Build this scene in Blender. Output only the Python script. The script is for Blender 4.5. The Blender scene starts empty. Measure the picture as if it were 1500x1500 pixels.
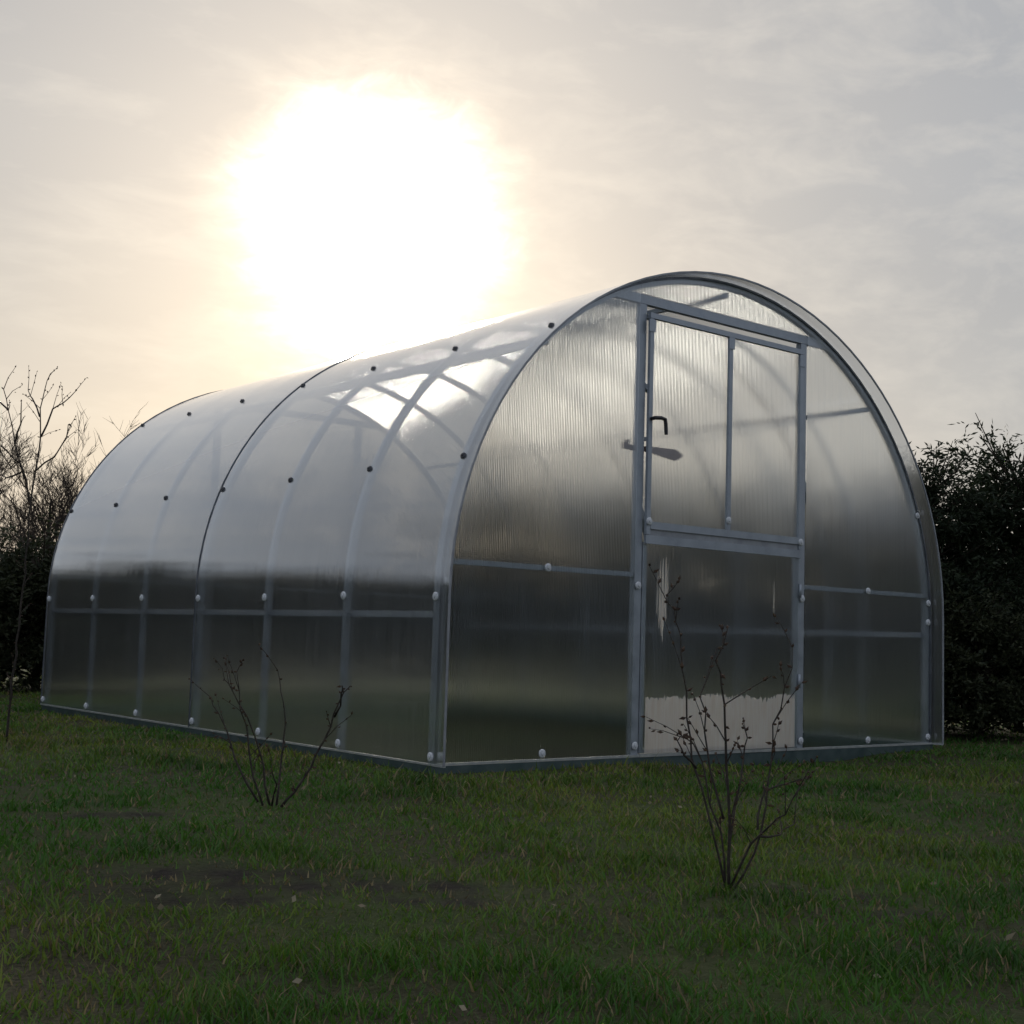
import bpy, math, random
import numpy as np
from mathutils import Vector, Matrix
random.seed(7); rng = np.random.default_rng(7)
sc = bpy.context.scene
COL = sc.collection
# ------------------------------------------------------------------ camera
CAM = np.array([-2.8338, -3.8744, 0.4491])
FW = np.array([0.62867655, 0.77208717, 0.09299031])
RT = np.array([0.77329659, -0.63331739, 0.03035582])
UP = np.array([-0.08232972, -0.05282509, 0.99520416])
FOC = 1982.6                                # focal length in pixels of a 1500 px wide frame
cd = bpy.data.cameras.new("camera"); cam = bpy.data.objects.new("camera", cd); COL.objects.link(cam)
cd.sensor_width = 36; cd.lens = FOC / 1500 * 36; cd.clip_start = 0.05; cd.clip_end = 2000
cam.matrix_world = Matrix([[RT[0], UP[0], -FW[0], CAM[0]], [RT[1], UP[1], -FW[1], CAM[1]],
                           [RT[2], UP[2], -FW[2], CAM[2]], [0, 0, 0, 1]])
sc.camera = cam
def ray(px, py):
    d = FW + RT * (px - 750) / FOC - UP * (py - 750) / FOC
    return d
def at_depth(px, py, dep): return CAM + ray(px, py) * dep
def on_ground(px, py, z=-0.03):
    d = ray(px, py); return CAM + d * ((z - CAM[2]) / d[2])
# ------------------------------------------------------------------ world, sun, exposure
SUN_EL, SUN_AZ = math.radians(17.15), math.radians(32.8)      # azimuth from +Y towards +X
SD = (math.sin(SUN_AZ) * math.cos(SUN_EL), math.cos(SUN_AZ) * math.cos(SUN_EL), math.sin(SUN_EL))
w = bpy.data.worlds.new("World"); sc.world = w; w.use_nodes = True
nt = w.node_tree; nt.nodes.clear()
class G:
    """tiny node-graph writer"""
    def __init__(s, t): s.t = t
    def n(s, typ, **k):
        x = s.t.nodes.new(typ)
        for a, b in k.items(): setattr(x, a, b)
        return x
    def put(s, sock, v):
        if hasattr(v, 'links') or hasattr(v, 'is_linked'): s.t.links.new(v, sock)
        else: sock.default_value = v
    def m(s, op, a, b=None, c=None, clamp=False):
        x = s.n('ShaderNodeMath', operation=op, use_clamp=clamp)
        for i, v in enumerate((a, b, c)):
            if v is not None: s.put(x.inputs[i], v)
        return x.outputs[0]
    def vm(s, op, a, b=None):
        x = s.n('ShaderNodeVectorMath', operation=op)
        s.put(x.inputs[0], a)
        if b is not None: s.put(x.inputs[1], b)
        return x.outputs['Value'] if op in ('DOT_PRODUCT', 'LENGTH') else x.outputs[0]
    def mix(s, f, a, b, mode='MIX'):
        x = s.n('ShaderNodeMix', data_type='RGBA', blend_type=mode, clamp_factor=True)
        s.put(x.inputs[0], f)
        s.put(x.inputs[6], a if hasattr(a, 'links') else (*a, 1)[:4]); s.put(x.inputs[7], b if hasattr(b, 'links') else (*b, 1)[:4])
        return x.outputs[2]
    def noise(s, vec, scale, detail=4, rough=.55, dist=0):
        x = s.n('ShaderNodeTexNoise'); s.put(x.inputs['Vector'], vec)
        x.inputs['Scale'].default_value = scale; x.inputs['Detail'].default_value = detail
        x.inputs['Roughness'].default_value = rough; x.inputs['Distortion'].default_value = dist
        return x.outputs[0]
    def mapv(s, vec, scale=(1, 1, 1), rot=(0, 0, 0), loc=(0, 0, 0)):
        x = s.n('ShaderNodeMapping'); s.put(x.inputs[0], vec)
        x.inputs['Scale'].default_value = scale; x.inputs['Rotation'].default_value = rot; x.inputs['Location'].default_value = loc
        return x.outputs[0]
    def rng(s, v, a, b, c, d):
        x = s.n('ShaderNodeMapRange'); s.put(x.inputs[0], v)
        for i, q in enumerate((a, b, c, d)): x.inputs[i + 1].default_value = q
        return x.outputs[0]
g = G(nt)
tc = g.n('ShaderNodeTexCoord'); dirv = tc.outputs['Generated']
dot = g.m('MINIMUM', g.vm('DOT_PRODUCT', dirv, SD), 1.0)
sep = g.n('ShaderNodeSeparateXYZ'); nt.links.new(dirv, sep.inputs[0]); el = sep.outputs[2]
# thin cloud veil
cl1 = g.noise(g.mapv(dirv, (3.0, 3.0, 9.0), (0, math.radians(12), math.radians(30))), 1.1, 6, .55, .6)
cl2 = g.noise(g.mapv(dirv, (3, 8, 14), (math.radians(25), math.radians(-28), math.radians(40))), 2.3, 5, .6, .3)
theta = g.m('MULTIPLY', g.m('ARCCOSINE', dot), 180 / math.pi)
th2 = g.m('SUBTRACT', theta, g.m('MULTIPLY', g.m('SUBTRACT', cl1, .5), 4.5))
fine = g.noise(g.mapv(dirv, (7, 7, 15), (0, math.radians(25), math.radians(20))), 3.2, 6, .62, .8)
th3 = g.m('SUBTRACT', th2, g.m('MULTIPLY', g.m('SUBTRACT', fine, .5), 3.2))
def gauss(amp, sig, pw=2.0, t=th2): return g.m('MULTIPLY', g.m('EXPONENT', g.m('MULTIPLY', g.m('POWER', g.m('DIVIDE', g.m('MAXIMUM', t, 0), sig), pw), -1.0)), amp)
veil = g.mix(g.rng(el, 0.0, 0.30, 0, 1), (.610, .570, .500), (.430, .438, .450))
veil = g.mix(g.rng(theta, 15, 45, 0, 1), veil, (.365, .395, .445))
veil = g.mix(g.rng(theta, 50, 110, 0, 1), veil, (.41, .48, .62))
veil = g.mix(g.rng(cl1, .32, .72, 0, .55), veil, (.37, .38, .40))
veil = g.mix(g.rng(cl2, .45, .75, 0, .6), veil, (.62, .60, .565))
cr = g.n('ShaderNodeCombineXYZ')
wide = gauss(.09, 10)
for i, (s1, a1, wd) in enumerate(((4.38, 2.8, 1.0), (4.28, 2.7, .90), (4.12, 2.6, .84))):
    nt.links.new(g.m('ADD', gauss(a1, s1, 3.0, th3), g.m('MULTIPLY', wide, wd)), cr.inputs[i])
tot = g.vm('ADD', veil, cr.outputs[0])
bg1 = g.n('ShaderNodeBackground'); nt.links.new(tot, bg1.inputs[0]); bg1.inputs[1].default_value = 0.92
sky = g.n('ShaderNodeTexSky', sky_type='NISHITA', sun_disc=False)
sky.sun_elevation = SUN_EL; sky.sun_rotation = SUN_AZ; sky.air_density = 1.2; sky.dust_density = 3
bg2 = g.n('ShaderNodeBackground'); nt.links.new(sky.outputs[0], bg2.inputs[0]); bg2.inputs[1].default_value = 0.01
ad = g.n('ShaderNodeAddShader'); nt.links.new(bg1.outputs[0], ad.inputs[0]); nt.links.new(bg2.outputs[0], ad.inputs[1])
out = g.n('ShaderNodeOutputWorld'); nt.links.new(ad.outputs[0], out.inputs[0])
w.cycles.sampling_method = 'MANUAL'; w.cycles.sample_map_resolution = 1024
sl = bpy.data.lights.new("sun", 'SUN'); sl.energy = 2.0; sl.angle = math.radians(7); sl.color = (1, .9, .75)
so = bpy.data.objects.new("sun", sl); COL.objects.link(so)
so.rotation_euler = Vector(SD).to_track_quat('Z', 'Y').to_euler()
sc.view_settings.view_transform = 'Standard'; sc.view_settings.look = 'None'
sc.view_settings.exposure = 0.0; sc.view_settings.gamma = 1
sc.render.engine = 'CYCLES'
cy = sc.cycles
cy.max_bounces = 14; cy.transmission_bounces = 12; cy.glossy_bounces = 5; cy.diffuse_bounces = 3; cy.transparent_max_bounces = 24
cy.use_denoising = True; cy.sample_clamp_indirect = 6; cy.caustics_refractive = True; cy.caustics_reflective = True

# ------------------------------------------------------------------ materials
def newmat(name):
    m = bpy.data.materials.new(name); m.use_nodes = True; m.node_tree.nodes.clear(); return m, G(m.node_tree)
def finish(gg, sh):
    o = gg.n('ShaderNodeOutputMaterial'); gg.t.links.new(sh, o.inputs[0])
def principled(gg, base, rough=.6, metal=0., normal=None, spec=.5):
    p = gg.n('ShaderNodeBsdfPrincipled'); gg.put(p.inputs['Base Color'], base if hasattr(base, 'links') else (*base, 1))
    gg.put(p.inputs['Roughness'], rough); p.inputs['Metallic'].default_value = metal
    p.inputs['Specular IOR Level'].default_value = spec
    if normal: gg.t.links.new(normal, p.inputs['Normal'])
    return p.outputs[0]
def bump(gg, h, strength=.3, dist=.01):
    b = gg.n('ShaderNodeBump'); gg.put(b.inputs['Height'], h); b.inputs['Strength'].default_value = strength
    b.inputs['Distance'].default_value = dist; return b.outputs[0]
def simple(name, c1, c2, scale, rough=.6, metal=0., bs=.2, spec=.5):
    m, gg = newmat(name); t = gg.n('ShaderNodeTexCoord').outputs['Object']
    n = gg.noise(t, scale, 6); c = gg.mix(gg.rng(n, .35, .65, 0, 1), c1, c2)
    finish(gg, principled(gg, c, rough, metal, bump(gg, n, bs, .01), spec)); return m

def sheet_material(name, trans=.97, clear=.30, nlayers=2.6, tint=(.93, .95, .95), milk=.10, gr=.1, fl=.0001):
    """multi-wall polycarbonate: thin clear skin with ribs running along UV v"""
    m, gg = newmat(name)
    uv = gg.n('ShaderNodeTexCoord').outputs['UV']
    s = gg.n('ShaderNodeSeparateXYZ'); gg.t.links.new(uv, s.inputs[0])
    ribs = gg.m('SINE', gg.m('MULTIPLY', s.outputs[0], 2 * math.pi / 0.0085))
    streak = gg.noise(gg.mapv(uv, (70, .9, 1)), 1.0, 3, .6)
    streak2 = gg.noise(gg.mapv(uv, (16, .5, 1)), 1.0, 2, .5)
    wav = gg.noise(gg.mapv(uv, (1.6, 1.1, 1)), 1.0, 2, .5)
    h = gg.m('ADD', gg.m('MULTIPLY', ribs, .0014), gg.m('MULTIPLY', streak, .0065))
    h2 = gg.m('ADD', gg.m('ADD', h, gg.m('MULTIPLY', streak2, .0012)), gg.m('MULTIPLY', wav, .004))
    nt_ = bump(gg, h2, 1.0, 1.0)
    nr_ = bump(gg, gg.m('ADD', gg.m('ADD', gg.m('MULTIPLY', ribs, fl), gg.m('MULTIPLY', streak, .0003)), gg.m('ADD', gg.m('MULTIPLY', wav, .006), gg.m('MULTIPLY', streak2, .0003))), 1.0, 1.0)
    geo = gg.n('ShaderNodeNewGeometry')
    ior = gg.rng(geo.outputs['Backfacing'], 0, 1, 1.12, 1 / 1.12)
    fr = gg.n('ShaderNodeFresnel'); fior = gg.rng(geo.outputs['Backfacing'], 0, 1, 1.52, 1 / 1.52); gg.put(fr.inputs['IOR'], fior)
    F = gg.m('SUBTRACT', 1.0, gg.m('POWER', gg.m('SUBTRACT', 1.0, fr.outputs[0]), nlayers))
    rf = gg.n('ShaderNodeBsdfRefraction'); rf.inputs['Color'].default_value = (*[c * trans for c in tint], 1)
    gg.put(rf.inputs['IOR'], ior); rf.inputs['Roughness'].default_value = .28; gg.t.links.new(nt_, rf.inputs['Normal'])
    tr = gg.n('ShaderNodeBsdfTransparent'); tr.inputs[0].default_value = (*[c * trans for c in tint], 1)
    mx = gg.n('ShaderNodeMixShader'); mx.inputs[0].default_value = clear
    gg.t.links.new(rf.outputs[0], mx.inputs[1]); gg.t.links.new(tr.outputs[0], mx.inputs[2])
    tl = gg.n('ShaderNodeBsdfTranslucent'); tl.inputs[0].default_value = (.78, .80, .82, 1)
    df = gg.n('ShaderNodeBsdfDiffuse'); df.inputs[0].default_value = (.70, .72, .75, 1)
    ms = gg.n('ShaderNodeMixShader'); ms.inputs[0].default_value = .5
    gg.t.links.new(tl.outputs[0], ms.inputs[1]); gg.t.links.new(df.outputs[0], ms.inputs[2])
    m2 = gg.n('ShaderNodeMixShader'); gg.put(m2.inputs[0], gg.rng(streak, .3, .7, milk * .6, milk * 1.4))
    gg.t.links.new(mx.outputs[0], m2.inputs[1]); gg.t.links.new(ms.outputs[0], m2.inputs[2])
    gl = gg.n('ShaderNodeBsdfGlossy'); gl.inputs['Roughness'].default_value = gr; gl.inputs[0].default_value = (.95, .97, 1, 1)
    gg.t.links.new(nr_, gl.inputs['Normal'])
    m3 = gg.n('ShaderNodeMixShader'); gg.t.links.new(F, m3.inputs[0])
    gg.t.links.new(m2.outputs[0], m3.inputs[1]); gg.t.links.new(gl.outputs[0], m3.inputs[2])
    finish(gg, m3.outputs[0]); return m
M_SIDE = sheet_material('polycarbonate_side', clear=.25, nlayers=4.6, milk=.12, gr=.065, fl=.00005)
M_GABLE = sheet_material('polycarbonate_gable', clear=.10, nlayers=2.4, milk=.018, gr=.10, fl=.0001)
def galv():
    m, gg = newmat('galvanised_steel'); t = gg.n('ShaderNodeTexCoord').outputs['Object']
    v = gg.n('ShaderNodeTexVoronoi'); gg.put(v.inputs['Vector'], t); v.inputs['Scale'].default_value = 90
    n = gg.noise(t, 14, 5)
    c = gg.mix(gg.rng(n, .3, .7, 0, 1), (.27, .30, .34), (.43, .46, .50))
    c = gg.mix(gg.m('MULTIPLY', v.outputs['Distance'], .5), c, (.38, .41, .44))
    finish(gg, principled(gg, c, gg.rng(n, .3, .7, .35, .55), .55, bump(gg, n, .12, .003))); return m
M_STEEL = galv()
M_PROFILE = simple('dark_edge_profile', (.09, .10, .115), (.16, .17, .19), 20, .35, .4, .05)
M_TRIM = simple('grey_edge_tape', (.26, .27, .29), (.36, .37, .39), 20, .45, .2, .05)
M_ALU = simple('bright_edge_profile', (.55, .56, .57), (.72, .72, .70), 30, .3, .6, .05)
M_WASHER = simple('washer_plastic', (.55, .56, .58), (.72, .73, .74), 60, .35, 0, .05)
M_WASHER_DARK = simple('screw_head_dark', (.05, .05, .055), (.10, .10, .11), 60, .4, .5, .05)
M_BLACK = simple('black_plastic', (.012, .012, .014), (.03, .03, .032), 30, .4, 0, .05)
M_BROWN = simple('weathered_brown_wood', (.12, .07, .05), (.20, .13, .10), 25, .7, 0, .3)
M_BASE = simple('base_profile_steel', (.07, .105, .105), (.12, .16, .16), 12, .45, .6, .1)
M_BARK = simple('dark_bark', (.035, .026, .02), (.075, .058, .045), 40, .85, 0, .5, .2)
M_BARK2 = simple('shrub_bark', (.035, .028, .024), (.075, .060, .050), 60, .8, 0, .4, .3)
M_BUD = simple('brown_buds', (.045, .025, .018), (.10, .06, .035), 80, .7, 0, .2, .3)
def film():
    m, gg = newmat('pale_film'); uv = gg.n('ShaderNodeTexCoord').outputs['UV']
    n = gg.noise(gg.mapv(uv, (90, 7, 1)), 1, 5); c = gg.mix(gg.rng(n, .35, .6, 0, 1), (.90, .83, .75), (.97, .93, .87))
    d = gg.n('ShaderNodeBsdfDiffuse'); gg.t.links.new(c, d.inputs[0])
    t = gg.n('ShaderNodeBsdfTranslucent'); gg.t.links.new(c, t.inputs[0])
    mx = gg.n('ShaderNodeMixShader'); mx.inputs[0].default_value = .68
    gg.t.links.new(d.outputs[0], mx.inputs[1]); gg.t.links.new(t.outputs[0], mx.inputs[2])
    gl = gg.n('ShaderNodeBsdfGlossy'); gl.inputs['Roughness'].default_value = .3
    m2 = gg.n('ShaderNodeMixShader'); m2.inputs[0].default_value = .08
    gg.t.links.new(mx.outputs[0], m2.inputs[1]); gg.t.links.new(gl.outputs[0], m2.inputs[2])
    finish(gg, m2.outputs[0]); return m
M_FILM = film()
def leafmat(name, c1, c2, trans=.25):
    m, gg = newmat(name)
    a = gg.n('ShaderNodeVertexColor', layer_name='tone')
    s = gg.n('ShaderNodeSeparateColor'); gg.t.links.new(a.outputs[0], s.inputs[0])
    c = gg.mix(s.outputs[0], c1, c2)
    d = principled(gg, c, .6, 0, None, .25)
    t = gg.n('ShaderNodeBsdfTranslucent'); gg.t.links.new(c, t.inputs[0])
    mx = gg.n('ShaderNodeMixShader'); mx.inputs[0].default_value = trans
    gg.t.links.new(d, mx.inputs[1]); gg.t.links.new(t.outputs[0], mx.inputs[2])
    finish(gg, mx.outputs[0]); return m
M_NEEDLE = leafmat('conifer_needles', (.012, .020, .010), (.035, .048, .022), .15)
M_BRUSH = leafmat('evergreen_leaves', (.020, .028, .013), (.055, .060, .028), .2)
M_WOOD = leafmat('distant_foliage', (.030, .035, .025), (.060, .060, .045), .1)
def grassmat():
    m, gg = newmat('grass_blades')
    a = gg.n('ShaderNodeVertexColor', layer_name='tone')
    c = a.outputs[0]
    d = principled(gg, c, .5, 0, None, .35)
    t = gg.n('ShaderNodeBsdfTranslucent'); gg.t.links.new(c, t.inputs[0])
    mx = gg.n('ShaderNodeMixShader'); mx.inputs[0].default_value = .35
    gg.t.links.new(d, mx.inputs[1]); gg.t.links.new(t.outputs[0], mx.inputs[2])
    finish(gg, mx.outputs[0]); return m
M_GRASS = grassmat()
def groundmat():
    m, gg = newmat('lawn_soil'); t = gg.n('ShaderNodeTexCoord').outputs['Object']
    n1 = gg.noise(t, 1.3, 6, .6); n2 = gg.noise(t, 14, 6, .65); n3 = gg.noise(t, 90, 4, .7)
    moss = gg.mix(gg.rng(n2, .3, .7, 0, 1), (.030, .062, .010), (.070, .095, .020))
    dead = gg.mix(gg.rng(n3, .35, .65, 0, 1), (.022, .017, .011), (.075, .058, .034))
    c = gg.mix(gg.rng(n1, .40, .62, .25, .85), moss, dead)
    a = gg.n('ShaderNodeVertexColor', layer_name='bare')
    c = gg.mix(a.outputs[0], c, gg.mix(gg.rng(n3, .35, .65, 0, 1), (.005, .004, .003), (.032, .023, .016)))
    h = gg.m('ADD', gg.m('MULTIPLY', n2, .02), gg.m('MULTIPLY', n3, .008))
    finish(gg, principled(gg, c, .9, 0, bump(gg, h, .9, 1.0), .2)); return m
M_GROUND = groundmat()

# ------------------------------------------------------------------ object helpers
def tag(o, label, cat, group=None):
    o['label'] = label; o['category'] = cat
    if group: o['group'] = group
    return o
def empty(name, loc, label, cat, group=None):
    o = bpy.data.objects.new(name, None); COL.objects.link(o); o.location = loc; o.empty_display_size = .1
    return tag(o, label, cat, group)
class MB:
    def __init__(s): s.v = []; s.f = []; s.uv = []
    def poly(s, pts, uvs=None):
        b = len(s.v); s.v += [tuple(p) for p in pts]; s.f.append(tuple(range(b, b + len(pts)))); s.uv += list(uvs) if uvs else [(0, 0)] * len(pts)
    def box(s, a, b):
        x0, y0, z0 = a; x1, y1, z1 = b
        p = [(x0,y0,z0),(x1,y0,z0),(x1,y1,z0),(x0,y1,z0),(x0,y0,z1),(x1,y0,z1),(x1,y1,z1),(x0,y1,z1)]
        for q in ((0,3,2,1),(4,5,6,7),(0,1,5,4),(1,2,6,5),(2,3,7,6),(3,0,4,7)): s.poly([p[i] for i in q])
    def tube(s, pts, rad, n=6, cap=True):
        pts = [Vector(p) for p in pts]; rads = rad if isinstance(rad, (list, tuple)) else [rad] * len(pts)
        b = len(s.v); prev = None
        for i, p in enumerate(pts):
            t = (pts[min(i + 1, len(pts) - 1)] - pts[max(i - 1, 0)]).normalized()
            if prev is None:
                prev = t.orthogonal().normalized()
            a = (prev - t * prev.dot(t)).normalized(); c = t.cross(a); prev = a
            for k in range(n):
                an = 2 * math.pi * k / n; s.v.append(tuple(p + (a * math.cos(an) + c * math.sin(an)) * rads[i]))
        for i in range(len(pts) - 1):
            for k in range(n):
                s.f.append((b + i*n + k, b + i*n + (k+1) % n, b + (i+1)*n + (k+1) % n, b + (i+1)*n + k)); s.uv += [(0, 0)] * 4
        if cap:
            s.f.append(tuple(b + k for k in reversed(range(n)))); s.uv += [(0, 0)] * n
            s.f.append(tuple(b + (len(pts)-1)*n + k for k in range(n))); s.uv += [(0, 0)] * n
    def sweep_arch(s, pts, nrm, y0, y1, d0, d1):
        """rectangular bar along an XZ profile: y0..y1 deep, offset d0..d1 along the outward normal"""
        b = len(s.v)
        for (x, z), (nx, nz) in zip(pts, nrm):
            for (y, d) in ((y0, d0), (y1, d0), (y1, d1), (y0, d1)): s.v.append((x + nx * d, y, z + nz * d))
        n = len(pts)
        for i in range(n - 1):
            for k in range(4):
                s.f.append((b+i*4+k, b+i*4+(k+1) % 4, b+(i+1)*4+(k+1) % 4, b+(i+1)*4+k)); s.uv += [(0, 0)] * 4
        s.f.append((b, b+1, b+2, b+3)); s.f.append((b+(n-1)*4+3, b+(n-1)*4+2, b+(n-1)*4+1, b+(n-1)*4)); s.uv += [(0, 0)] * 8
    def build(s, name, mat, parent=None, smooth=False, origin=None, bevel=0):
        me = bpy.data.meshes.new(name)
        o0 = Vector(origin) if origin is not None else Vector((0, 0, 0))
        me.from_pydata([tuple(Vector(v) - o0) for v in s.v], [], s.f)
        uvl = me.uv_layers.new(name='UVMap'); uvl.data.foreach_set('uv', np.array(s.uv, dtype=np.float32).ravel())
        me.materials.append(mat)
        if smooth: me.polygons.foreach_set('use_smooth', [True] * len(me.polygons))
        me.update()
        o = bpy.data.objects.new(name, me); COL.objects.link(o)
        if parent: o.parent = parent
        o.location = o0
        if bevel:
            bm = o.modifiers.new('bevel', 'BEVEL'); bm.width = bevel; bm.segments = 2; bm.limit_method = 'ANGLE'
        return o

# ------------------------------------------------------------------ ground
W = 3.0; S = 0.6218; L = 6 * S
def hills(x, y):
    x = np.asarray(x, float); y = np.asarray(y, float)
    h = -0.030 - .030 * np.exp(-((x - 1.9) ** 2 / .5 + (y + .05) ** 2 / .25))
    h = h + .012 * np.sin(1.7 * x + .6) * np.sin(1.3 * y + 1.1) * np.clip((np.hypot(x - 1.5, y - 1.8) - 2.4), 0, 1)
    h = h + .006 * np.sin(5.1 * x + 1.2 * y) * np.sin(4.3 * y - 1.7 * x) + .003 * np.sin(13 * x + 3) * np.sin(11 * y + 2 * x)
    inside = (x > 0.02) & (x < W - .02) & (y > 0.02) & (y < L - .02)
    return np.where(inside, -0.085 + .01 * np.sin(6 * x) * np.sin(5 * y), h)
BARE = []
for px, py, rx, ry in ((330, 1290, .30, .10), (440, 1300, .30, .10), (270, 1325, .22, .06), (585, 1305, .26, .07), (640, 1330, .12, .05), (1180, 1312, .22, .05), (1340, 1345, .12, .04), (150, 1190, .25, .05)):
    q = on_ground(px, py); BARE.append((q[0], q[1], rx, ry))
RA = math.atan2(RT[1], RT[0])
def bare(x, y):
    x = np.asarray(x, float); y = np.asarray(y, float); b = np.zeros_like(x)
    for cx, cy_, rx, ry in BARE:
        dx = x - cx; dy = y - cy_
        a = dx * math.cos(RA) + dy * math.sin(RA); c = -dx * math.sin(RA) + dy * math.cos(RA)
        wob = 1 + .35 * np.sin(17 * a + 5 * c) * np.sin(23 * c - 9 * a)
        b = np.maximum(b, np.clip(1.25 - ((a / rx) ** 2 + (c / (ry * 1.6)) ** 2) * wob, 0, 1) * np.clip(.55 + 1.1 * np.sin(31 * x + 9 * y) * np.sin(27 * y - 13 * x + 2) + .5 * np.sin(57 * x + 3) * np.sin(61 * y), .35, 1))
    inside = (x > -0.02) & (x < W + .02) & (y > -0.02) & (y < L + .02)
    return np.where(inside, .35, b)
def grid_mesh(name, xs, ys, mat):
    X, Y = np.meshgrid(xs, ys); Z = hills(X, Y); n, m = len(xs), len(ys)
    V = np.stack([X.ravel(), Y.ravel(), Z.ravel()], 1)
    i = np.arange((m - 1) * (n - 1)); r = i // (n - 1); c = i % (n - 1); a = r * n + c
    F = np.stack([a, a + 1, a + n + 1, a + n], 1)
    me = bpy.data.meshes.new(name); me.vertices.add(len(V)); me.vertices.foreach_set('co', V.ravel())
    me.loops.add(F.size); me.loops.foreach_set('vertex_index', F.ravel()); me.polygons.add(len(F))
    me.polygons.foreach_set('loop_start', np.arange(0, F.size, 4)); me.polygons.foreach_set('loop_total', np.full(len(F), 4))
    me.update(); me.validate()
    at = me.color_attributes.new('bare', 'FLOAT_COLOR', 'POINT'); b = bare(X, Y).ravel()
    at.data.foreach_set('color', np.stack([b, b, b, np.ones_like(b)], 1).ravel())
    me.polygons.foreach_set('use_smooth', [True] * len(F)); me.materials.append(mat)
    o = bpy.data.objects.new(name, me); COL.objects.link(o); return o
far = np.array([8, 10, 13, 18, 26, 40, 70, 130, 300, 700])
xs = np.concatenate([-far[::-1] - 0, np.arange(-7, 8, .04), far + 1]); ys = np.concatenate([-far[::-1], np.arange(-7, 8, .04), far + 1])
gr = grid_mesh('ground', xs, ys, M_GROUND); gr['kind'] = 'structure'

# ------------------------------------------------------------------ greenhouse
GH = empty('greenhouse', (0, 0, 0), 'arched greenhouse of clear ribbed polycarbonate on a galvanised steel frame with a central door', 'greenhouse')
ZC, RA_, RB = 0.60, 1.5, 1.41
def arch(off=0., n=48):
    P = [(0 + 0.0, 0.0), (0, .2), (0, .4)]; N = [(-1, 0)] * 3
    for i in range(n + 1):
        t = math.pi * (1 - i / n); x = 1.5 + RA_ * math.cos(t); z = ZC + RB * math.sin(t)
        nx, nz = math.cos(t) / RA_, math.sin(t) / RB; l = math.hypot(nx, nz); P.append((x, z)); N.append((nx / l, nz / l))
    P += [(W, .4), (W, .2), (W, 0)]; N += [(1, 0)] * 3
    return [(x + a * off, z + b * off) for (x, z), (a, b) in zip(P, N)], N
AP, AN = arch()
def archz(x):
    d = (x - 1.5) / RA_; return ZC + RB * math.sqrt(max(0, 1 - d * d)) if abs(d) < 1 else ZC
def side_point(z, right=False, off=0.):
    """point on the arch outline at height z"""
    if z <= ZC: x, n = 0, (-1, 0)
    else:
        s = (z - ZC) / RB; c = math.sqrt(max(0, 1 - s * s)); x = 1.5 - RA_ * c; n = (-c / RA_, s / RB); l = math.hypot(*n); n = (n[0] / l, n[1] / l)
    x += n[0] * off; zz = z + n[1] * off
    return ((W - x) if right else x), zz, ((-n[0], n[1]) if right else n)
# ribs (arches)
for i in range(7):
    y = i * S; mb = MB()
    wv = .036 if i in (0, 3, 6) else .026
    y0 = 0 if i == 0 else (y - wv if i == 6 else y - wv / 2)
    mb.sweep_arch(AP, AN, y0, y0 + wv, -.030, -.004); mb.build('arch_rib', M_STEEL, GH)
# roof sheets: front and back, the front one lapping over the back one
OV = .07
def skin(y0, y1, off):
    P, N = arch(off, 72); mb = MB(); ny = 12; dist = [0]
    for a, b in zip(P, P[1:]): dist.append(dist[-1] + math.dist(a, b))
    b0 = len(mb.v)
    for (x, z) in P:
        for j in range(ny + 1): mb.v.append((x, y0 + (y1 - y0) * j / ny, z))
    for i in range(len(P) - 1):
        for j in range(ny):
            mb.f.append((i*(ny+1)+j, (i+1)*(ny+1)+j, (i+1)*(ny+1)+j+1, i*(ny+1)+j+1))
            yy = [y0 + (y1-y0)*q/ny for q in (j, j+1)]
            mb.uv += [(yy[0], dist[i]), (yy[0], dist[i+1]), (yy[1], dist[i+1]), (yy[1], dist[i])]
    return mb
skin(3 * S + .02, L + .03, .000).build('roof_sheet', M_SIDE, GH, smooth=True)
skin(-OV, 3 * S + .03, .004).build('roof_sheet', M_SIDE, GH, smooth=True)
for y, d, wd in ((-OV + .004, .004, .006), (3 * S + .03, .004, .007), (L + .03, .0, .005)):
    mb = MB(); mb.sweep_arch(AP, AN, y - wd, y, d - .003, d + .004); mb.build('sheet_edge_trim', M_TRIM if y < 0 else M_PROFILE, GH)
mb = MB(); mb.sweep_arch(AP, AN, -.010, -.0045, -.013, -.004); mb.build('gable_edge_profile', M_PROFILE, GH)
# gable sheets
def gable_cols(x0, x1, z0, ztop, y):
    mb = MB(); n = max(2, int((x1 - x0) / .03))
    for i in range(n):
        a = x0 + (x1 - x0) * i / n; b = x0 + (x1 - x0) * (i + 1) / n
        za = ztop if ztop is not None else archz(a) - .006; zb = ztop if ztop is not None else archz(b) - .006
        if a < .002: za = ZC
        if b > W - .002: zb = ZC
        pts = [(a, y, z0), (b, y, z0), (b, y, zb), (a, y, za)]
        mb.poly(pts, [(p[0], p[2]) for p in pts])
    return mb
XA, XB, ZH = 1.0, 1.985, 1.845
YG = -.004
gable_cols(.002, XA - .041, 0, None, YG).build('gable_sheet', M_GABLE, GH)
gable_cols(XB + .041, W - .002, 0, None, YG).build('gable_sheet', M_GABLE, GH)
gable_cols(XA - .040, XB + .040, ZH + .019, None, YG).build('gable_sheet', M_GABLE, GH)
mbk = gable_cols(.002, W - .002, 0, None, L + .004)
mbk.f = [tuple(reversed(f)) for f in mbk.f]
nuv = []
for i in range(0, len(mbk.uv), 4): nuv += list(reversed(mbk.uv[i:i+4]))
mbk.uv = nuv; mbk.build('gable_sheet', M_GABLE, GH)
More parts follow.
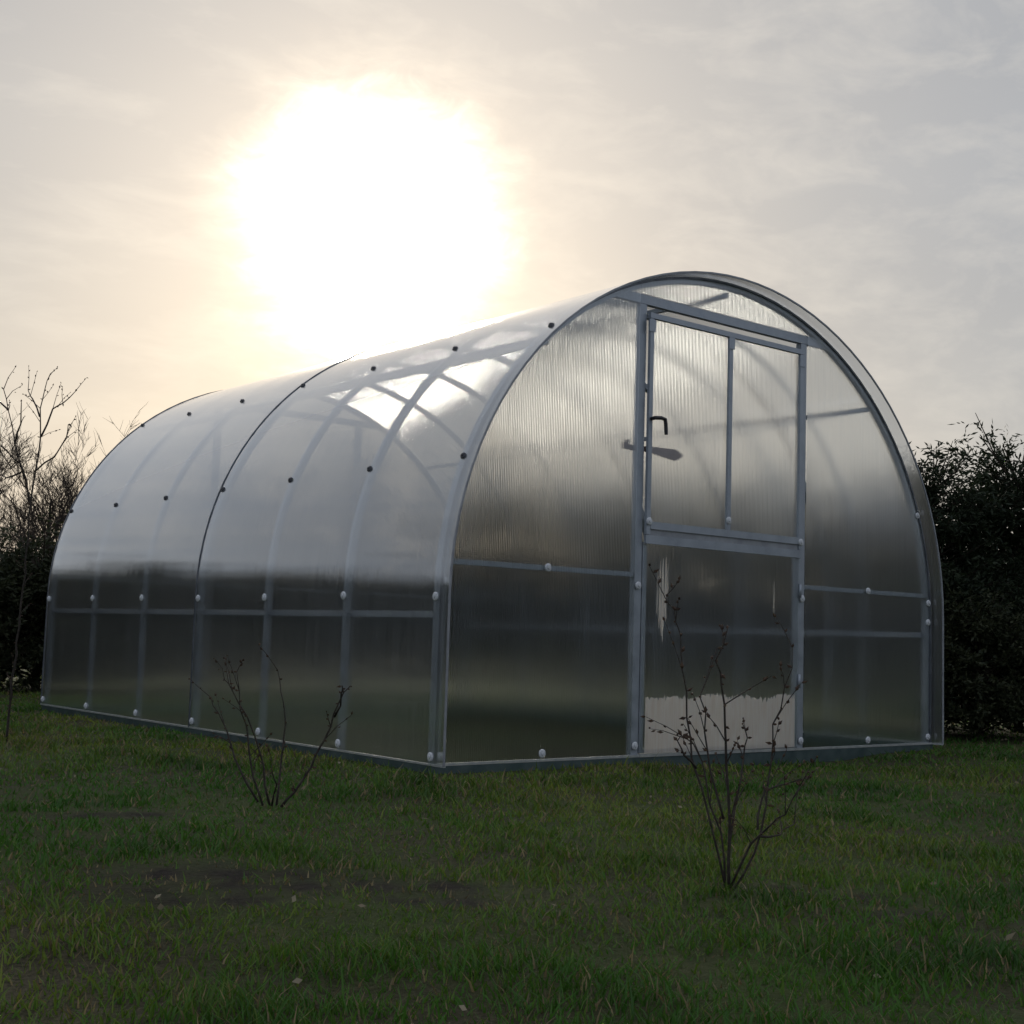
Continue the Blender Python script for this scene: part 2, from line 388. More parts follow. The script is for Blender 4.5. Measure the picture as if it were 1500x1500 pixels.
def bar(name, a, b, mat=M_STEEL, parent=GH, bev=.002):
    mb = MB(); mb.box(a, b); return mb.build(name, mat, parent, bevel=bev)
# frame of the gables
for yy0, yy1 in ((.002, .028), (L - .028, L - .002)):
    for x0 in (XA - .040, XB): bar('gable_post', (x0, yy0 - .001, -.03), (x0 + .040, yy1 + .001, ZH - .022))
    xl = 1.5 - RA_ * math.sqrt(1 - ((ZH - ZC) / RB) ** 2) + .03
    bar('gable_header', (xl, yy0, ZH - .020), (W - xl, yy1, ZH + .018))
    bar('gable_rail', (.03, yy0, .708), (XA - .042, yy1, .728)); bar('gable_rail', (XB + .042, yy0, .708), (W - .03, yy1, .728))
bar('gable_rail', (XA + .002, L - .028, .708), (XB - .002, L - .002, .728))
# purlins along the length
def purlin(name, z, right, size=.02, dz=0):
    x, zz, n = side_point(z, right, -.040)
    for k in range(1):
        mb = MB(); mb.box((x - size / 2, .03, zz - size / 2), (x + size / 2, L - .03, zz + size / 2)); mb.build(name, M_STEEL, GH)
for r in (False, True):
    purlin('side_rail', .527, r, .024); purlin('purlin', 1.62, r, .020)
mb = MB(); mb.box((1.49, .03, 1.95), (1.51, L - .03, 1.97)); mb.build('ridge_purlin', M_STEEL, GH)
# base frame and its bright edge
for nm, a, b in (('front', (-.004, -.012, -.10), (W + .004, .026, -.004)), ('back', (-.004, L - .026, -.10), (W + .004, L + .012, -.004)),
                 ('left', (-.006, .027, -.10), (.024, L - .027, -.004)), ('right', (W - .024, .027, -.10), (W + .006, L - .027, -.004))):
    bar('base_frame', a, b, M_BASE)
bar('sheet_bottom_trim', (-.007, -OV, -.003), (.003, L + .02, .004), M_ALU, bev=0)
bar('sheet_bottom_trim', (W - .003, -OV, -.003), (W + .007, L + .02, .004), M_ALU, bev=0)
bar('sheet_bottom_trim', (.004, -.012, -.003), (XA - .003, -.002, .006), M_ALU, bev=0)
bar('sheet_bottom_trim', (XB + .003, -.012, -.003), (W - .004, -.002, .006), M_ALU, bev=0)
bar('door_sill', (XA - .002, -.016, -.003), (XB + .002, .026, .008), M_ALU, bev=0)
# bolts with washers
def disc_mesh(nm, mat, r=.016):
    mb = MB(); n = 14
    prof = [(0, 0), (r, 0), (r, .003), (r * .8, .006), (r * .45, .0065), (r * .42, .010), (0, .0105)]
    for a in range(n):
        t0, t1 = 2 * math.pi * a / n, 2 * math.pi * (a + 1) / n
        for (r0, h0), (r1, h1) in zip(prof, prof[1:]):
            pts = [(r0 * math.cos(t0), r0 * math.sin(t0), h0), (r0 * math.cos(t1), r0 * math.sin(t1), h0), (r1 * math.cos(t1), r1 * math.sin(t1), h1), (r1 * math.cos(t0), r1 * math.sin(t0), h1)]
            if r0 == 0: pts = [pts[0], pts[2], pts[3]]
            elif r1 == 0: pts = pts[:3]
            mb.poly(pts)
    me = bpy.data.meshes.new(nm); me.from_pydata(mb.v, [], mb.f); me.materials.append(mat); me.update(); return me
ME_W = disc_mesh('bolt_washer', M_WASHER); ME_D = disc_mesh('bolt_washer_dark', M_WASHER_DARK, .013)
def bolt(p, n, me=ME_W):
    o = bpy.data.objects.new('bolt', me); COL.objects.link(o); o.parent = GH; o.location = (p[0] + (random.uniform(-.003, .003) if n[1] else 0), p[1] + (random.uniform(-.004, .004) if n[0] else 0), p[2] + (random.uniform(-.004, .004) if abs(n[2]) < .1 else 0))
    o.rotation_euler = Vector(n).to_track_quat('Z', 'Y').to_euler()
for i in range(7):
    y = i * S + (.012 if i == 0 else 0)
    for z, me in ((.031, ME_W), (.593, ME_W), (1.10, ME_D), (1.648, ME_D)):
        for r in (False, True):
            if r and z < .5: continue
            x, zz, n = side_point(z, r, .0045 if i <= 3 else .001); bolt((x, y, zz), (n[0], 0, n[1]), me)
for x, z in ((.502, .718), (2.486, .718), (.494, .028), (2.493, .028), (.98, .675), (2.005, .668), (.98, .04), (2.005, .04), (2.975, .681), (2.975, .59), (2.88, 1.106), (2.97, .03), (.03, .03), (.03, .64)):
    bolt((x, YG - .001, z), (0, -1, 0))
# door: dutch door with a tall upper leaf and a low lower leaf
DOOR = MB(); DOOR.box((XA + .004, -.018, .845), (XB - .004, -.006, .880))
door = DOOR.build('door', M_STEEL, GH, bevel=.002)
def dpart(name, a, b, mat=M_STEEL): return bar(name, a, b, mat, door)
x0, x1 = XA + .004, XB - .004
dpart('weather_strip', (x0 + .002, -.012, .881), (x1 - .002, -.007, .904), M_TRIM)
dpart('door_stile', (x0, -.019, .882), (x0 + .022, -.006, 1.765)); dpart('door_stile', (x1 - .022, -.019, .882), (x1, -.006, 1.765))
dpart('door_top_rail', (x0, -.019, 1.767), (x1, .0, 1.789))
dpart('door_mullion', (1.484, -.018, .936), (1.506, -.006, 1.766))
dpart('door_middle_rail', (x0 + .023, -.020, .905), (x1 - .023, -.006, .935))
dpart('door_stile', (x0, -.001, .012), (x0 + .022, .021, .853)); dpart('door_stile', (x1 - .022, -.001, .012), (x1, .021, .853))
dpart('door_bottom_rail', (x0 + .023, .0, .012), (x1 - .023, .02, .030))
gable_cols(x0 + .003, x1 - .003, .91, 1.785, YG - .001).build('door_pane', M_GABLE, door)
gable_cols(x0 + .003, x1 - .003, .010, .905, YG - .001).build('door_pane', M_GABLE, door)
# corner plates of the door frame
for (x, z) in ((x0 + .01, 1.74), (x1 - .01, 1.74), (1.495, 1.745)):
    dpart('corner_bracket', (x - .018, -.0225, z - .030), (x + .018, -.0195, z + .02), M_STEEL)
for (x, z) in ((1.49, .975), (x0 + .012, .935), (x1 - .012, .915)):
    o = bpy.data.objects.new('door_bolt', ME_W); COL.objects.link(o); o.parent = door; o.location = (x, -.0205, z); o.rotation_euler = (math.pi / 2, 0, 0)
# hinges on the right post
for z in (.30, .70, 1.10, 1.60):
    mb = MB(); mb.tube([(XB - .001, -.009, z - .03), (XB - .001, -.009, z + .03)], .0065, 8); mb.build('hinge', M_STEEL, door, smooth=True)
# lever handle
mb = MB(); mb.box((1.005, -.014, 1.335), (1.030, -.008, 1.365)); mb.tube([(1.018, -.010, 1.352), (1.020, -.040, 1.354), (1.045, -.050, 1.355), (1.066, -.050, 1.352), (1.070, -.050, 1.335), (1.074, -.050, 1.290)], [.008, .008, .008, .008, .008, .007], 8)
mb.build('door_handle', M_BLACK, door, smooth=False)
# wooden turn latch held behind the pane
mb = MB()
for xa, xb, za, zb, zc, zd in ((.915, .975, 1.226, 1.222, 1.250, 1.240), (1.045, 1.130, 1.228, 1.216, 1.248, 1.250), (1.130, 1.215, 1.216, 1.206, 1.250, 1.252), (1.215, 1.250, 1.206, 1.224, 1.252, 1.236)):
    f = [(xa, .035, za), (xb, .035, zb), (xb, .035, zd), (xa, .035, zc)]; bk = [(a, .050, c) for a, _, c in f]
    mb.poly(f); mb.poly(bk[::-1])
    for k in range(4): mb.poly([f[k], bk[k], bk[(k+1) % 4], f[(k+1) % 4]])
mb.box((.975, .036, 1.229), (1.045, .049, 1.237)); mb.box((.928, .036, 1.2405), (.944, .049, 1.262))
mb.build('latch', M_BROWN, door)
# thin pale film on the lower pane: ragged top edge, narrow strips above
def ragged(xa, xb, zb, ztop, amp, y, seed, name, taper=0):
    r = random.Random(seed); mb = MB(); n = max(5, int((xb - xa) / .006)); tops = []
    for i in range(n + 1):
        t = i / n; v = ztop + amp * .6 * math.sin(t * 19 + seed) * math.sin(t * 7 + 2) + r.uniform(-amp, amp) * (.9 if r.random() < .35 else .25)
        if taper: v = zb + (ztop - zb) * (1 - abs(2 * t - 1) ** 2.5) + r.uniform(-amp, amp)
        tops.append(v)
    for i in range(n):
        a = xa + (xb - xa) * i / n; b = xa + (xb - xa) * (i + 1) / n
        zl = zb if not taper else zb + r.uniform(-.05, .02)
        pts = [(a, y, zl), (b, y, zl), (b, y, tops[i+1]), (a, y, tops[i])]; mb.poly(pts, [(p[0], p[2]) for p in pts])
    o = mb.build(name, M_FILM, door); sm = o.modifiers.new('s', 'SOLIDIFY'); sm.thickness = .0006; return o
ragged(x0 + .026, x1 - .024, .012, .232, .020, YG - .004, 3, 'pale_film')
for k, (xa, wd_, zb_, zt_) in enumerate(((.078, .006, .60, .74), (.090, .012, .54, .785), (.103, .016, .50, .80), (.120, .014, .58, .80), (.135, .008, .66, .775), (.800, .006, .62, .73))):
    ragged(x0 + xa, x0 + xa + wd_, zb_, zt_, .004, YG - .004, 5 + k, 'pale_film', 1)

# ------------------------------------------------------------------ plants
def fast_mesh(name, V, F, mat, tone=None, parent=None):
    """V: (n,3); F: (m,k) quads or tris; tone: per-vertex rgb"""
    me = bpy.data.meshes.new(name); me.vertices.add(len(V)); me.vertices.foreach_set('co', np.asarray(V, np.float32).ravel())
    k = F.shape[1]; me.loops.add(F.size); me.loops.foreach_set('vertex_index', F.ravel().astype(np.int32)); me.polygons.add(len(F))
    me.polygons.foreach_set('loop_start', np.arange(0, F.size, k, dtype=np.int32)); me.polygons.foreach_set('loop_total', np.full(len(F), k, np.int32))
    me.update(); me.validate()
    if tone is not None:
        at = me.color_attributes.new('tone', 'FLOAT_COLOR', 'POINT')
        at.data.foreach_set('color', np.concatenate([tone, np.ones((len(tone), 1))], 1).astype(np.float32).ravel())
    me.materials.append(mat)
    o = bpy.data.objects.new(name, me); COL.objects.link(o)
    if parent: o.parent = parent
    return o
def leaf_quads(C, D, length, width, r):
    """C centres, D directions -> little rhombic leaves"""
    n = len(C); D = D / np.linalg.norm(D, axis=1, keepdims=True)
    A = r.normal(size=(n, 3)); A -= (A * D).sum(1, keepdims=True) * D; A /= np.linalg.norm(A, axis=1, keepdims=True)
    l = length * r.uniform(.6, 1.3, (n, 1)); wd = width * r.uniform(.6, 1.3, (n, 1))
    V = np.stack([C, C + D * l * .45 + A * wd, C + D * l, C + D * l * .45 - A * wd], 1).reshape(-1, 3)
    F = np.arange(4 * n).reshape(-1, 4)
    t = np.repeat(r.uniform(0, 1, (n, 1)), 4, 0); return V, F, np.concatenate([t, t, t], 1)
def conifer(name, loc, H, R, seed, label, mat=M_NEEDLE, group='evergreens growing in the hedge row', nb=170, leaf=(.035, .0055), up=(.15, 1.0), parts=True, dens=1.0):
    r = np.random.default_rng(seed); root = empty(name, loc, label, 'tree' if H > 1.3 else 'shrub', group)
    tb = MB(); tb.tube([(0, 0, -.1), (.01, .01, H * .4), (-.01, .01, H * .8)], [.035, .022, .006], 7); br = MB()
    C = []; D = []
    for b in range(nb):
        z = H * (.03 + .9 * (b / nb) ** .9); az = r.uniform(0, 2 * math.pi); rise = r.uniform(*up) * (.4 + .8 * z / H)
        ln = R * (1.05 - .55 * (z / H) ** 2) * r.uniform(.6, 1.12)
        tip = b > nb * .90
        if tip: rise = r.uniform(.5, 1.8); ln *= r.uniform(.9, 1.5)
        d = np.array([math.cos(az), math.sin(az), rise]); d /= np.linalg.norm(d)
        p0 = np.array([0, 0, z]); p1 = p0 + d * ln * .6; p2 = p0 + d * ln + np.array([0, 0, r.uniform(-.05, .10) * ln])
        p2[2] = max(p2[2], .02); p1[2] = max(p1[2], .015)
        br.tube([p0, p1, p2], [.007, .005, .002], 4, False)
        m = int((12 if tip else 30) * dens)
        ts = r.uniform(.25, 1.0, m) ** .8
        base = p0[None] + (p1 - p0)[None] * np.minimum(ts / .6, 1)[:, None] + (p2 - p1)[None] * np.maximum((ts - .6) / .4, 0)[:, None]
        # side twigs
        sd = r.normal(size=(m, 3)); sd += d[None] * 1.1; sd[:, 2] *= .6; sd /= np.linalg.norm(sd, axis=1, keepdims=True)
        tl = r.uniform(.04, .16, (m, 1)) * R / .6
        for k in range(6):
            f = (k + .5) / 6
            C.append(base + sd * tl * f); dd = sd + r.normal(size=(m, 3)) * .55; D.append(dd)
    C = np.concatenate(C); D = np.concatenate(D)
    C[:, 2] = np.maximum(C[:, 2], .01)
    V, F, T = leaf_quads(C, D, leaf[0], leaf[1], r)
    tb.build('trunk', M_BARK, root, True); br.build('branches', M_BARK, root)
    fast_mesh('crown', V, F, mat, T, root)
    return root
def copy_tree(o, parent=None):
    c = o.copy(); COL.objects.link(c)
    if parent: c.parent = parent
    for ch in list(o.children): copy_tree(ch, c)
    return c
def gz(x, y): return float(hills(x, y))
HG = 'evergreens of the hedge behind and beside the greenhouse'
# right-hand hedge, nearest first: (x, y, H, R, scale)
proto = {}
def hedge(x, y, H, kind, seed, label, cat=None, rot=0., sx=1.):
    if kind not in proto:
        if kind == 'spruce': proto[kind] = conifer('spruce_tree', (x, y, gz(x, y)), 1.9, .62, 11, label, M_NEEDLE, HG, nb=230, leaf=(.050, .0075), up=(.1, .9), dens=.9)
        elif kind == 'spruce2': proto[kind] = conifer('spruce_tree', (x, y, gz(x, y)), 1.9, .66, 29, label, M_NEEDLE, HG, nb=210, leaf=(.050, .0075), up=(.2, 1.3), dens=.9)
        elif kind == 'bush': proto[kind] = conifer('evergreen_shrub', (x, y, gz(x, y)), 1.0, .62, 5, label, M_BRUSH, HG, nb=170, leaf=(.045, .010), up=(.1, 1.1))
        o = proto[kind]; h0 = 1.0 if kind == 'bush' else 1.9
    else:
        o = copy_tree(proto[kind]); h0 = 1.0 if kind == 'bush' else 1.9
    s = H / h0; o.scale = (s * sx, s * sx, s); o.location = (x, y, gz(x, y)); o.rotation_euler = (0, 0, rot)
    o['label'] = label; o['category'] = 'tree' if H > 1.3 else 'shrub'; return o
HR = [(4.15, .75, 1.54, 'spruce', 0.3, 'dark spruce touching the right edge of the greenhouse roof, twigs poking above its top'),
      (4.75, .55, 1.64, 'spruce2', 1.1, 'tallest dark spruce at the right edge of the photo'),
      (4.65, 1.55, 1.55, 'spruce', 2.2, 'dark spruce just behind the two in front at the right, filling the gap between them'),
      (5.20, -.35, 1.66, 'spruce', 4.0, 'dark spruce nearest the camera at the far right, cut by the frame'),
      (4.7, 2.5, 1.7, 'spruce2', 3.4, 'spruce seen dimly through the right third of the gable'),
      (4.6, 3.5, 1.75, 'spruce', 5.1, 'spruce seen dimly through the door panes'),
      (4.7, 4.6, 1.80, 'spruce2', 0.6, 'spruce seen dimly just left of the door handle'),
      (4.4, 5.7, 1.95, 'spruce', 1.9, 'spruce behind the middle of the left gable panel'),
      (3.5, 6.3, 2.0, 'spruce2', 2.8, 'spruce behind the far right rear corner of the greenhouse'),
      (2.5, 6.5, 1.75, 'spruce', 4.4, 'spruce straight behind the rear gable of the greenhouse')]
for x, y, H, k, rz, lb in HR: hedge(x, y, H, k, 0, lb, rot=rz, sx=1.05)
HL = [(1.5, 6.2, 0.97, 'low evergreen shrub behind the rear left corner of the greenhouse'),
      (.75, 5.9, 0.91, 'low dark shrub whose top peeps out beside the left edge of the greenhouse'),
      (.05, 5.7, 0.82, 'rounded dark shrub at the left frame edge behind the sapling'),
      (-.75, 5.9, 0.86, 'dark shrub left of the sapling, mostly outside the photo'),
      (-1.5, 6.0, 1.12, 'second shrub beyond the left frame edge, mirrored in the side sheet'),
      (-2.3, 6.1, 1.00, 'third shrub beyond the left frame edge, mirrored in the side sheet'),
      (-3.1, 6.0, 1.15, 'fourth shrub beyond the left frame edge, mirrored in the side sheet'),
      (-3.9, 5.9, 1.05, 'fifth shrub beyond the left frame edge, mirrored in the side sheet'),
      (-4.8, 5.7, 1.12, 'outermost shrub of the hedge beyond the left frame edge'),
      (4.0, .35, .62, 'low dark shrub under the spruces, nearest the right front corner of the greenhouse'),
      (4.45, .02, .58, 'low dark shrub under the spruces at the right frame edge')]
for j, (x, y, H, lb) in enumerate(HL): hedge(x, y, H, 'bush', 0, lb, rot=j * 1.3, sx=1.12)

# bare deciduous trees behind the hedge
def bare_tree(name, loc, H, seed, label, group, spread=.55):
    r = random.Random(seed); root = empty(name, loc, label, 'tree', group); tr = MB(); cr_ = MB()
    def grow(p, d, ln, rad, lvl, mb):
        pts = [p]; rads = [rad]; q = Vector(p); dd = Vector(d).normalized(); n = 4
        for i in range(n):
            dd = (dd + Vector((r.gauss(0, .10), r.gauss(0, .10), r.gauss(.04, .07)))).normalized(); q = q + dd * ln / n
            pts.append(q.copy()); rads.append(rad * (1 - .6 * (i + 1) / n))
        mb.tube(pts, rads, 5 if lvl < 2 else 3, False)
        if lvl >= 4: return
        for k in range((12, 7, 5, 4)[lvl]):
            t = r.uniform(.25 if lvl else .35, 1.0); i = min(int(t * n), n - 1); a = pts[i].lerp(pts[i + 1], t * n - i)
            nd = (dd + Vector((r.gauss(0, 1), r.gauss(0, 1), r.gauss(.25, .5))) * spread).normalized()
            grow(a, nd, ln * r.uniform(.35, .60), max(rad * (1 - .6 * t) * .55, .0021), lvl + 1, cr_)
    grow(Vector((0, 0, -.1)), (r.gauss(0, .05), r.gauss(0, .05), 1), H * .8, H * .012, 0, tr)
    tr.build('trunk', M_BARK, root, True); cr_.build('crown', M_BARK, root); return root
BT = [(at_depth(8, 800, 12.0), 1.95, 3, 'bare tree nearest the left frame edge, thin twigs above the dark shrubs'),
      (at_depth(62, 800, 11.2), 2.1, 8, 'bare tree with the tallest twig tips left of the greenhouse'),
      (at_depth(98, 800, 12.6), 1.75, 12, 'smaller bare tree close to the left edge of the greenhouse roof'),
      (at_depth(124, 800, 14.0), 1.6, 17, 'farthest bare tree, thin haze of twigs meeting the roof curve'),
      (at_depth(190, 800, 14.5), 1.95, 21, 'bare tree whose twig tips peep over the curved roof'),
      (at_depth(35, 800, 13.4), 1.55, 41, 'low bushy bare tree between the sapling and the tallest twig tips'),
      (at_depth(80, 800, 10.6), 1.4, 43, 'short bare tree with dense twigs rising out of the low shrubs'),
      (at_depth(112, 800, 11.6), 1.45, 47, 'short bare tree directly beside the rear arch of the greenhouse'),
      (at_depth(-45, 800, 13.5), 2.1, 31, 'bare tree outside the left frame edge')]
for p, H, sd, lb in BT: bare_tree('bare_tree', (p[0], p[1], gz(p[0], p[1])), H, sd, lb, 'bare trees standing behind the left hedge')

# saplings and shrubs drawn as budded stems
def budded(name, stems, dep, label, cat, seed, r0=.006, bud=.007, jitter=.12, group=None, twigs=3):
    r = random.Random(seed); px, py = stems[0][0]; base = at_depth(px, py, dep)
    zb = gz(base[0], base[1]); root = empty(name, (base[0], base[1], zb), label, cat, group); o = Vector((base[0], base[1], zb)); buds = MB()
    def add_bud(p, d, sz):
        d = (d + Vector((r.gauss(0, .5), r.gauss(0, .5), r.gauss(0, .5)))).normalized(); a = d.orthogonal().normalized(); b = d.cross(a)
        q = p + d * sz * .3; top = q + d * sz * 1.5; m = [q + d * sz * .5 + (a * math.cos(t) + b * math.sin(t)) * sz * .45 for t in (0, 1.57, 3.14, 4.71)]
        for k in range(4): buds.poly([p, m[(k+1) % 4], m[k]]); buds.poly([top, m[k], m[(k+1) % 4]])
    for si, st in enumerate(stems):
        n = len(st); off = r.uniform(-jitter, jitter); mb = MB(); pts = []
        for i, (x, y) in enumerate(st):
            t = (i / (n - 1)); q = Vector(at_depth(x, y, dep + off * t)) - o; pts.append(q)
        # resample with wobble
        fine = [pts[0]]
        for a, b in zip(pts, pts[1:]):
            m = max(2, int((b - a).length / .05))
            for k in range(1, m + 1): fine.append(a.lerp(b, k / m) + Vector((r.gauss(0, .0025), r.gauss(0, .0025), r.gauss(0, .0025))))
        ln = len(fine); rr = r0 if si == 0 else r0 * .75
        mb.tube(fine, [rr * (1 - .72 * i / ln) for i in range(ln)], 6)
        for i in range(2, ln):
            d = (fine[i] - fine[i-1]).normalized()
            if i > ln * .3 or si == 0:
                if r.random() < .8: add_bud(fine[i], d * .4 + Vector((r.gauss(0, 1), r.gauss(0, 1), r.gauss(0, .4))), bud * r.uniform(.7, 1.25))
            if r.random() < twigs * .06:
                dd = (d + Vector((r.gauss(0, .7), r.gauss(0, .7), r.uniform(0, .6)))).normalized(); l2 = r.uniform(.03, .11)
                e = fine[i] + dd * l2; mb.tube([fine[i], fine[i].lerp(e, .5) + Vector((r.gauss(0, .003), 0, .003)), e], [rr * .4, rr * .3, rr * .2], 4, False)
                for q in (.5, .8, 1): add_bud(fine[i].lerp(e, q), dd, bud * r.uniform(.6, 1.1))
        mb.build('stem', M_BARK2, root, True)
    buds.build('crown', M_BUD, root)
    return root
g2 = on_ground(1065, 1310); dep2 = float((g2 - CAM) @ FW)
budded('budding_shrub', [
    [(1068, 1312), (1066, 1210), (1062, 1120), (1064, 1060), (1060, 1000), (1050, 970), (1066, 925)],
    [(1064, 1306), (1040, 1200), (1015, 1110), (1008, 1050), (1000, 980), (996, 930), (984, 895), (976, 872)],
    [(1062, 1300), (1055, 1220), (1035, 1140), (1018, 1090), (992, 1075)],
    [(1066, 1280), (1075, 1180), (1088, 1110), (1095, 1080), (1092, 1060)],
    [(1070, 1310), (1105, 1250), (1120, 1180), (1130, 1120), (1135, 1060), (1150, 1010), (1160, 950)],
    [(1070, 1300), (1100, 1235), (1128, 1205), (1150, 1195), (1170, 1150)],
    [(1060, 1200), (1045, 1130), (1032, 1070), (1028, 1020), (1050, 950)],
    [(1112, 1225), (1140, 1225), (1160, 1210)], [(1110, 1215), (1112, 1170), (1135, 1150), (1180, 1140)],
    [(1020, 1125), (1005, 1105), (994, 1085)]], dep2, 'leafless budding shrub with dark upright stems in front of the greenhouse door', 'shrub', 4, .0036, .0080, twigs=8)
g1 = on_ground(400, 1180); dep1 = float((g1 - CAM) @ FW)
budded('young_shrub', [
    [(412, 1182), (430, 1160), (455, 1125), (475, 1085), (490, 1045), (505, 1015), (515, 1003)],
    [(385, 1180), (372, 1140), (362, 1080), (355, 1040), (345, 985)],
    [(378, 1175), (345, 1110), (330, 1065), (312, 1030), (308, 1022)],
    [(405, 1180), (412, 1120), (418, 1060), (412, 1010), (408, 980)],
    [(395, 1180), (385, 1120), (362, 1050), (340, 1010), (330, 995)],
    [(490, 1050), (500, 1015), (503, 1005)], [(398, 1180), (404, 1150), (402, 1130)]], dep1, 'thin leafless shrub of spreading stems before the long left side of the greenhouse', 'shrub', 9, .0044, .0080, twigs=6)
g3 = on_ground(9, 1088); dep3 = float((g3 - CAM) @ FW)
budded('young_tree', [
    [(9, 1090), (18, 1000), (30, 900), (40, 800), (44, 740), (38, 700), (22, 650), (12, 600), (6, 570)],
    [(44, 745), (52, 690), (60, 640), (58, 600), (66, 570), (74, 548)],
    [(40, 710), (28, 680), (8, 660), (-15, 640)], [(60, 640), (78, 600), (92, 590), (110, 575)], [(52, 690), (80, 668), (98, 640), (100, 622)],
    [(22, 650), (30, 620), (32, 590)], [(58, 610), (48, 585), (42, 572)], [(34, 690), (10, 700), (-8, 690)], [(12, 600), (-5, 585), (-12, 560)]],
    dep3, 'slim leafless sapling on a straight stem at the left frame edge', 'tree', 13, .0052, .0075, .25, twigs=12)

# far wood closing the view all round
def wood():
    r = np.random.default_rng(77); n = 52000
    az = r.uniform(0, 2 * math.pi, n); rad = r.uniform(38, 46, n)
    top = 2.7 + 1.0 * np.sin(az * 9 + 1) * np.sin(az * 5) + .6 * np.sin(az * 41) + .3 * np.sin(az * 117)
    top = top + 2.6 * np.exp(-((az - 2.45) / .75) ** 2); z = r.uniform(0, 1, n) ** .8 * top * r.uniform(.75, 1.08, n)  # wood heightened out of view behind the camera to darken the gable's reflection
    C = np.stack([rad * np.sin(az), rad * np.cos(az), z - .05], 1); D = r.normal(size=(n, 3)); D[:, 2] += .8
    V, F, T = leaf_quads(C, D, .75, .22, r)
    o = fast_mesh('distant_wood', V, F, M_WOOD, T); o['kind'] = 'stuff'; o['label'] = 'far dark wood closing the horizon around the lawn'; o['category'] = 'wood'
wood()

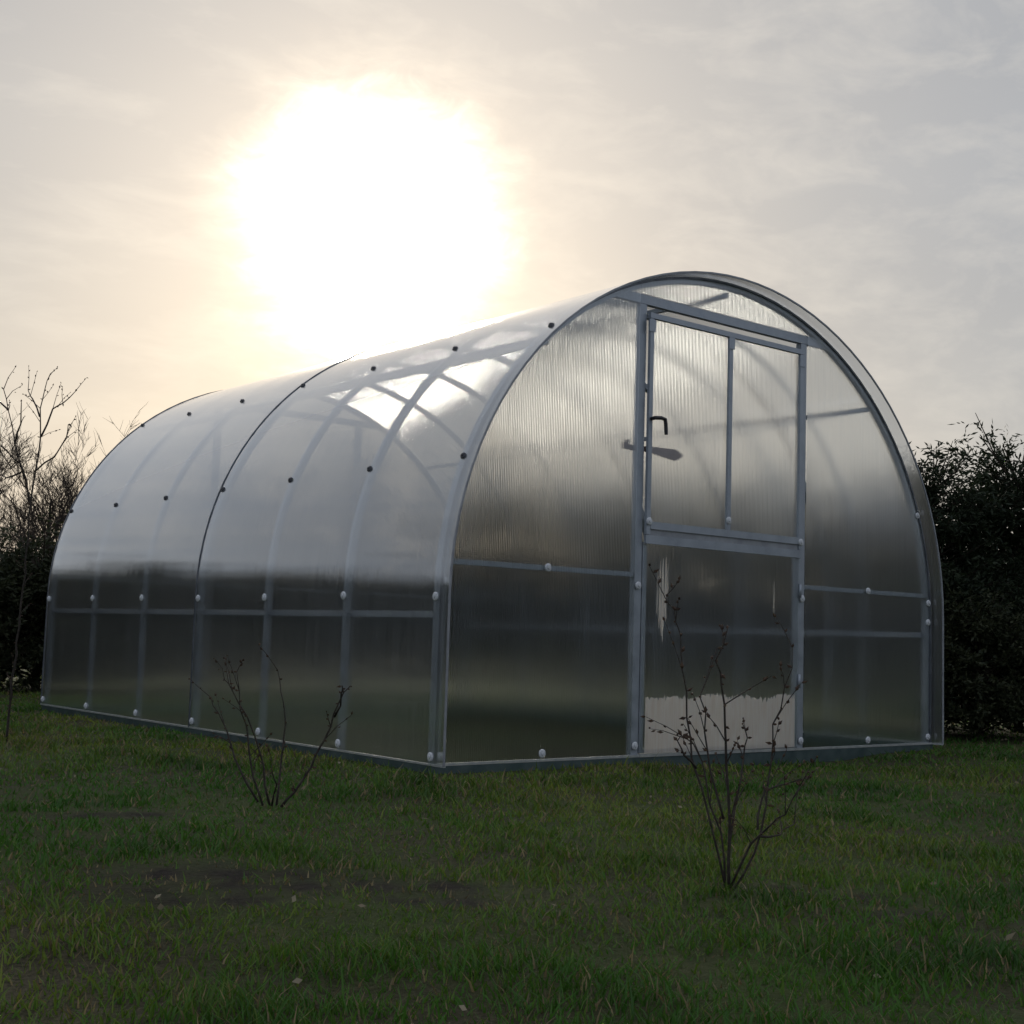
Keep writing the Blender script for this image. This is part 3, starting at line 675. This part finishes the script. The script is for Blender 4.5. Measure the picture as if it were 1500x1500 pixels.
# ------------------------------------------------------------------ grass
def vnoise(x, y, f, seed):
    r = np.random.default_rng(seed); T = r.uniform(0, 1, (64, 64)); X = x * f; Y = y * f
    xi = np.floor(X).astype(int); yi = np.floor(Y).astype(int); u = X - xi; v = Y - yi; u = u*u*(3-2*u); v = v*v*(3-2*v)
    a = T[xi % 64, yi % 64]; b = T[(xi+1) % 64, yi % 64]; c = T[xi % 64, (yi+1) % 64]; d = T[(xi+1) % 64, (yi+1) % 64]
    return (a*(1-u)+b*u)*(1-v) + (c*(1-u)+d*u)*v
def grass(N=540000):
    r = np.random.default_rng(3)
    d = (1.05 + (17 ** .5 - 1.05) * r.uniform(0, 1, N)) ** 2          # distance from the camera, density ~ d^-1.5
    yaw = math.atan2(FW[0], FW[1]); az = yaw + r.uniform(-1.05, .85, N)
    x = CAM[0] + d * np.sin(az); y = CAM[1] + d * np.cos(az)
    # tufts: pull blades towards cell centres
    n1 = vnoise(x, y, 1.1, 1); n2 = vnoise(x, y, 4.5, 2); n3 = vnoise(x, y, 16, 5); b = np.clip(bare(x, y) * 1.7, 0, 1)
    hedge_d = ((x > 3.7) & (y > -.6)) | (y > 5.2)
    keep = (r.uniform(0, 1, N) < (.30 + .9 * n3 * (.4 + n2))) & (r.uniform(0, 1, N) > b * .93) & ~((x > -.03) & (x < W + .03) & (y > -.03) & (y < L + .03)) & ~(hedge_d & (r.uniform(0, 1, N) < .7))
    x, y, d, n1, n2, n3, b = (q[keep] for q in (x, y, d, n1, n2, n3, b)); n = len(x)
    h = (.008 + .019 * n2 * (.4 + n3) + .007 * n1) * r.uniform(.5, 1.35, n) * (1 - .5 * b); wd = .0008 + .00055 * d * r.uniform(.6, 1.2, n)
    wd = np.minimum(wd, .0055)
    h += (r.uniform(0, 1, n) < .02) * r.uniform(.01, .035, n)
    a = r.uniform(0, 2 * math.pi, n); lean = r.uniform(.15, 1.15, n); la = r.uniform(0, 2 * math.pi, n)
    z = hills(x, y) - .004
    P = np.stack([x, y, z], 1); A = np.stack([np.cos(a), np.sin(a), np.zeros(n)], 1) * wd[:, None]; Ld = np.stack([np.cos(la), np.sin(la), np.zeros(n)], 1) * (h * lean)[:, None]
    U = np.zeros((n, 3)); U[:, 2] = h
    V = np.stack([P - A, P + A, P + U * .55 + Ld * .35 + A * .75, P + U * .55 + Ld * .35 - A * .75, P + U + Ld + A * .12, P + U + Ld - A * .12], 1).reshape(-1, 3)
    i = np.arange(n)[:, None] * 6; F = np.concatenate([i + [0, 1, 2, 3], i + [3, 2, 4, 5]], 0)
    green = np.array([.060, .165, .018]); olive = np.array([.185, .225, .032]); straw = np.array([.26, .20, .10]); dark = np.array([.022, .070, .010])
    t = np.clip((n1 - .25) * 1.6 + r.normal(0, .22, n), 0, 1)[:, None]; c = green * (1 - t) + olive * t
    t = np.clip((n2 - .5) * 1.5 + r.normal(0, .15, n), 0, .8)[:, None]; c = c * (1 - t) + dark * t
    dry = (r.uniform(0, 1, n) < (.10 + .25 * np.clip(n1 * 1.6 - .75, 0, 1) + .55 * b))[:, None]; c = np.where(dry, straw * r.uniform(.5, 1.2, (n, 1)), c)
    fast_mesh_o = fast_mesh('lawn_grass', V, F, M_GRASS, np.repeat(c, 6, 0))
    fast_mesh_o['kind'] = 'stuff'; fast_mesh_o['label'] = 'short patchy green and brown lawn grass around the greenhouse'; fast_mesh_o['category'] = 'grass'
grass()
# fallen leaves and pale flecks under the right-hand hedge
def litter():
    r = np.random.default_rng(9); n = 480
    x = r.uniform(3.6, 6, n); y = r.uniform(-1.6, 1.2, n); m = 80; dd = 1.3 + 4.5 * r.uniform(0, 1, m); aa = .69 + r.uniform(-.6, .6, m)
    x[:m] = CAM[0] + dd * np.sin(aa); y[:m] = CAM[1] + dd * np.cos(aa); ok = ~((x > -.1) & (x < 3.1) & (y > -.1) & (y < 4)); x = x[ok]; y = y[ok]; n = len(x)
    C = np.stack([x, y, hills(x, y) + .012], 1); D = r.normal(size=(n, 3)); D[:, 2] *= .25
    V, F, T = leaf_quads(C, D, .020, .006, r)
    o = fast_mesh('leaf_litter', V, F, M_LITTER, T); o['kind'] = 'stuff'; o['label'] = 'pale dry fallen leaves under the right-hand hedge and dotted over the lawn'; o['category'] = 'leaves'
M_LITTER = leafmat('dry_leaves', (.16, .12, .07), (.34, .29, .20), .2)
litter()
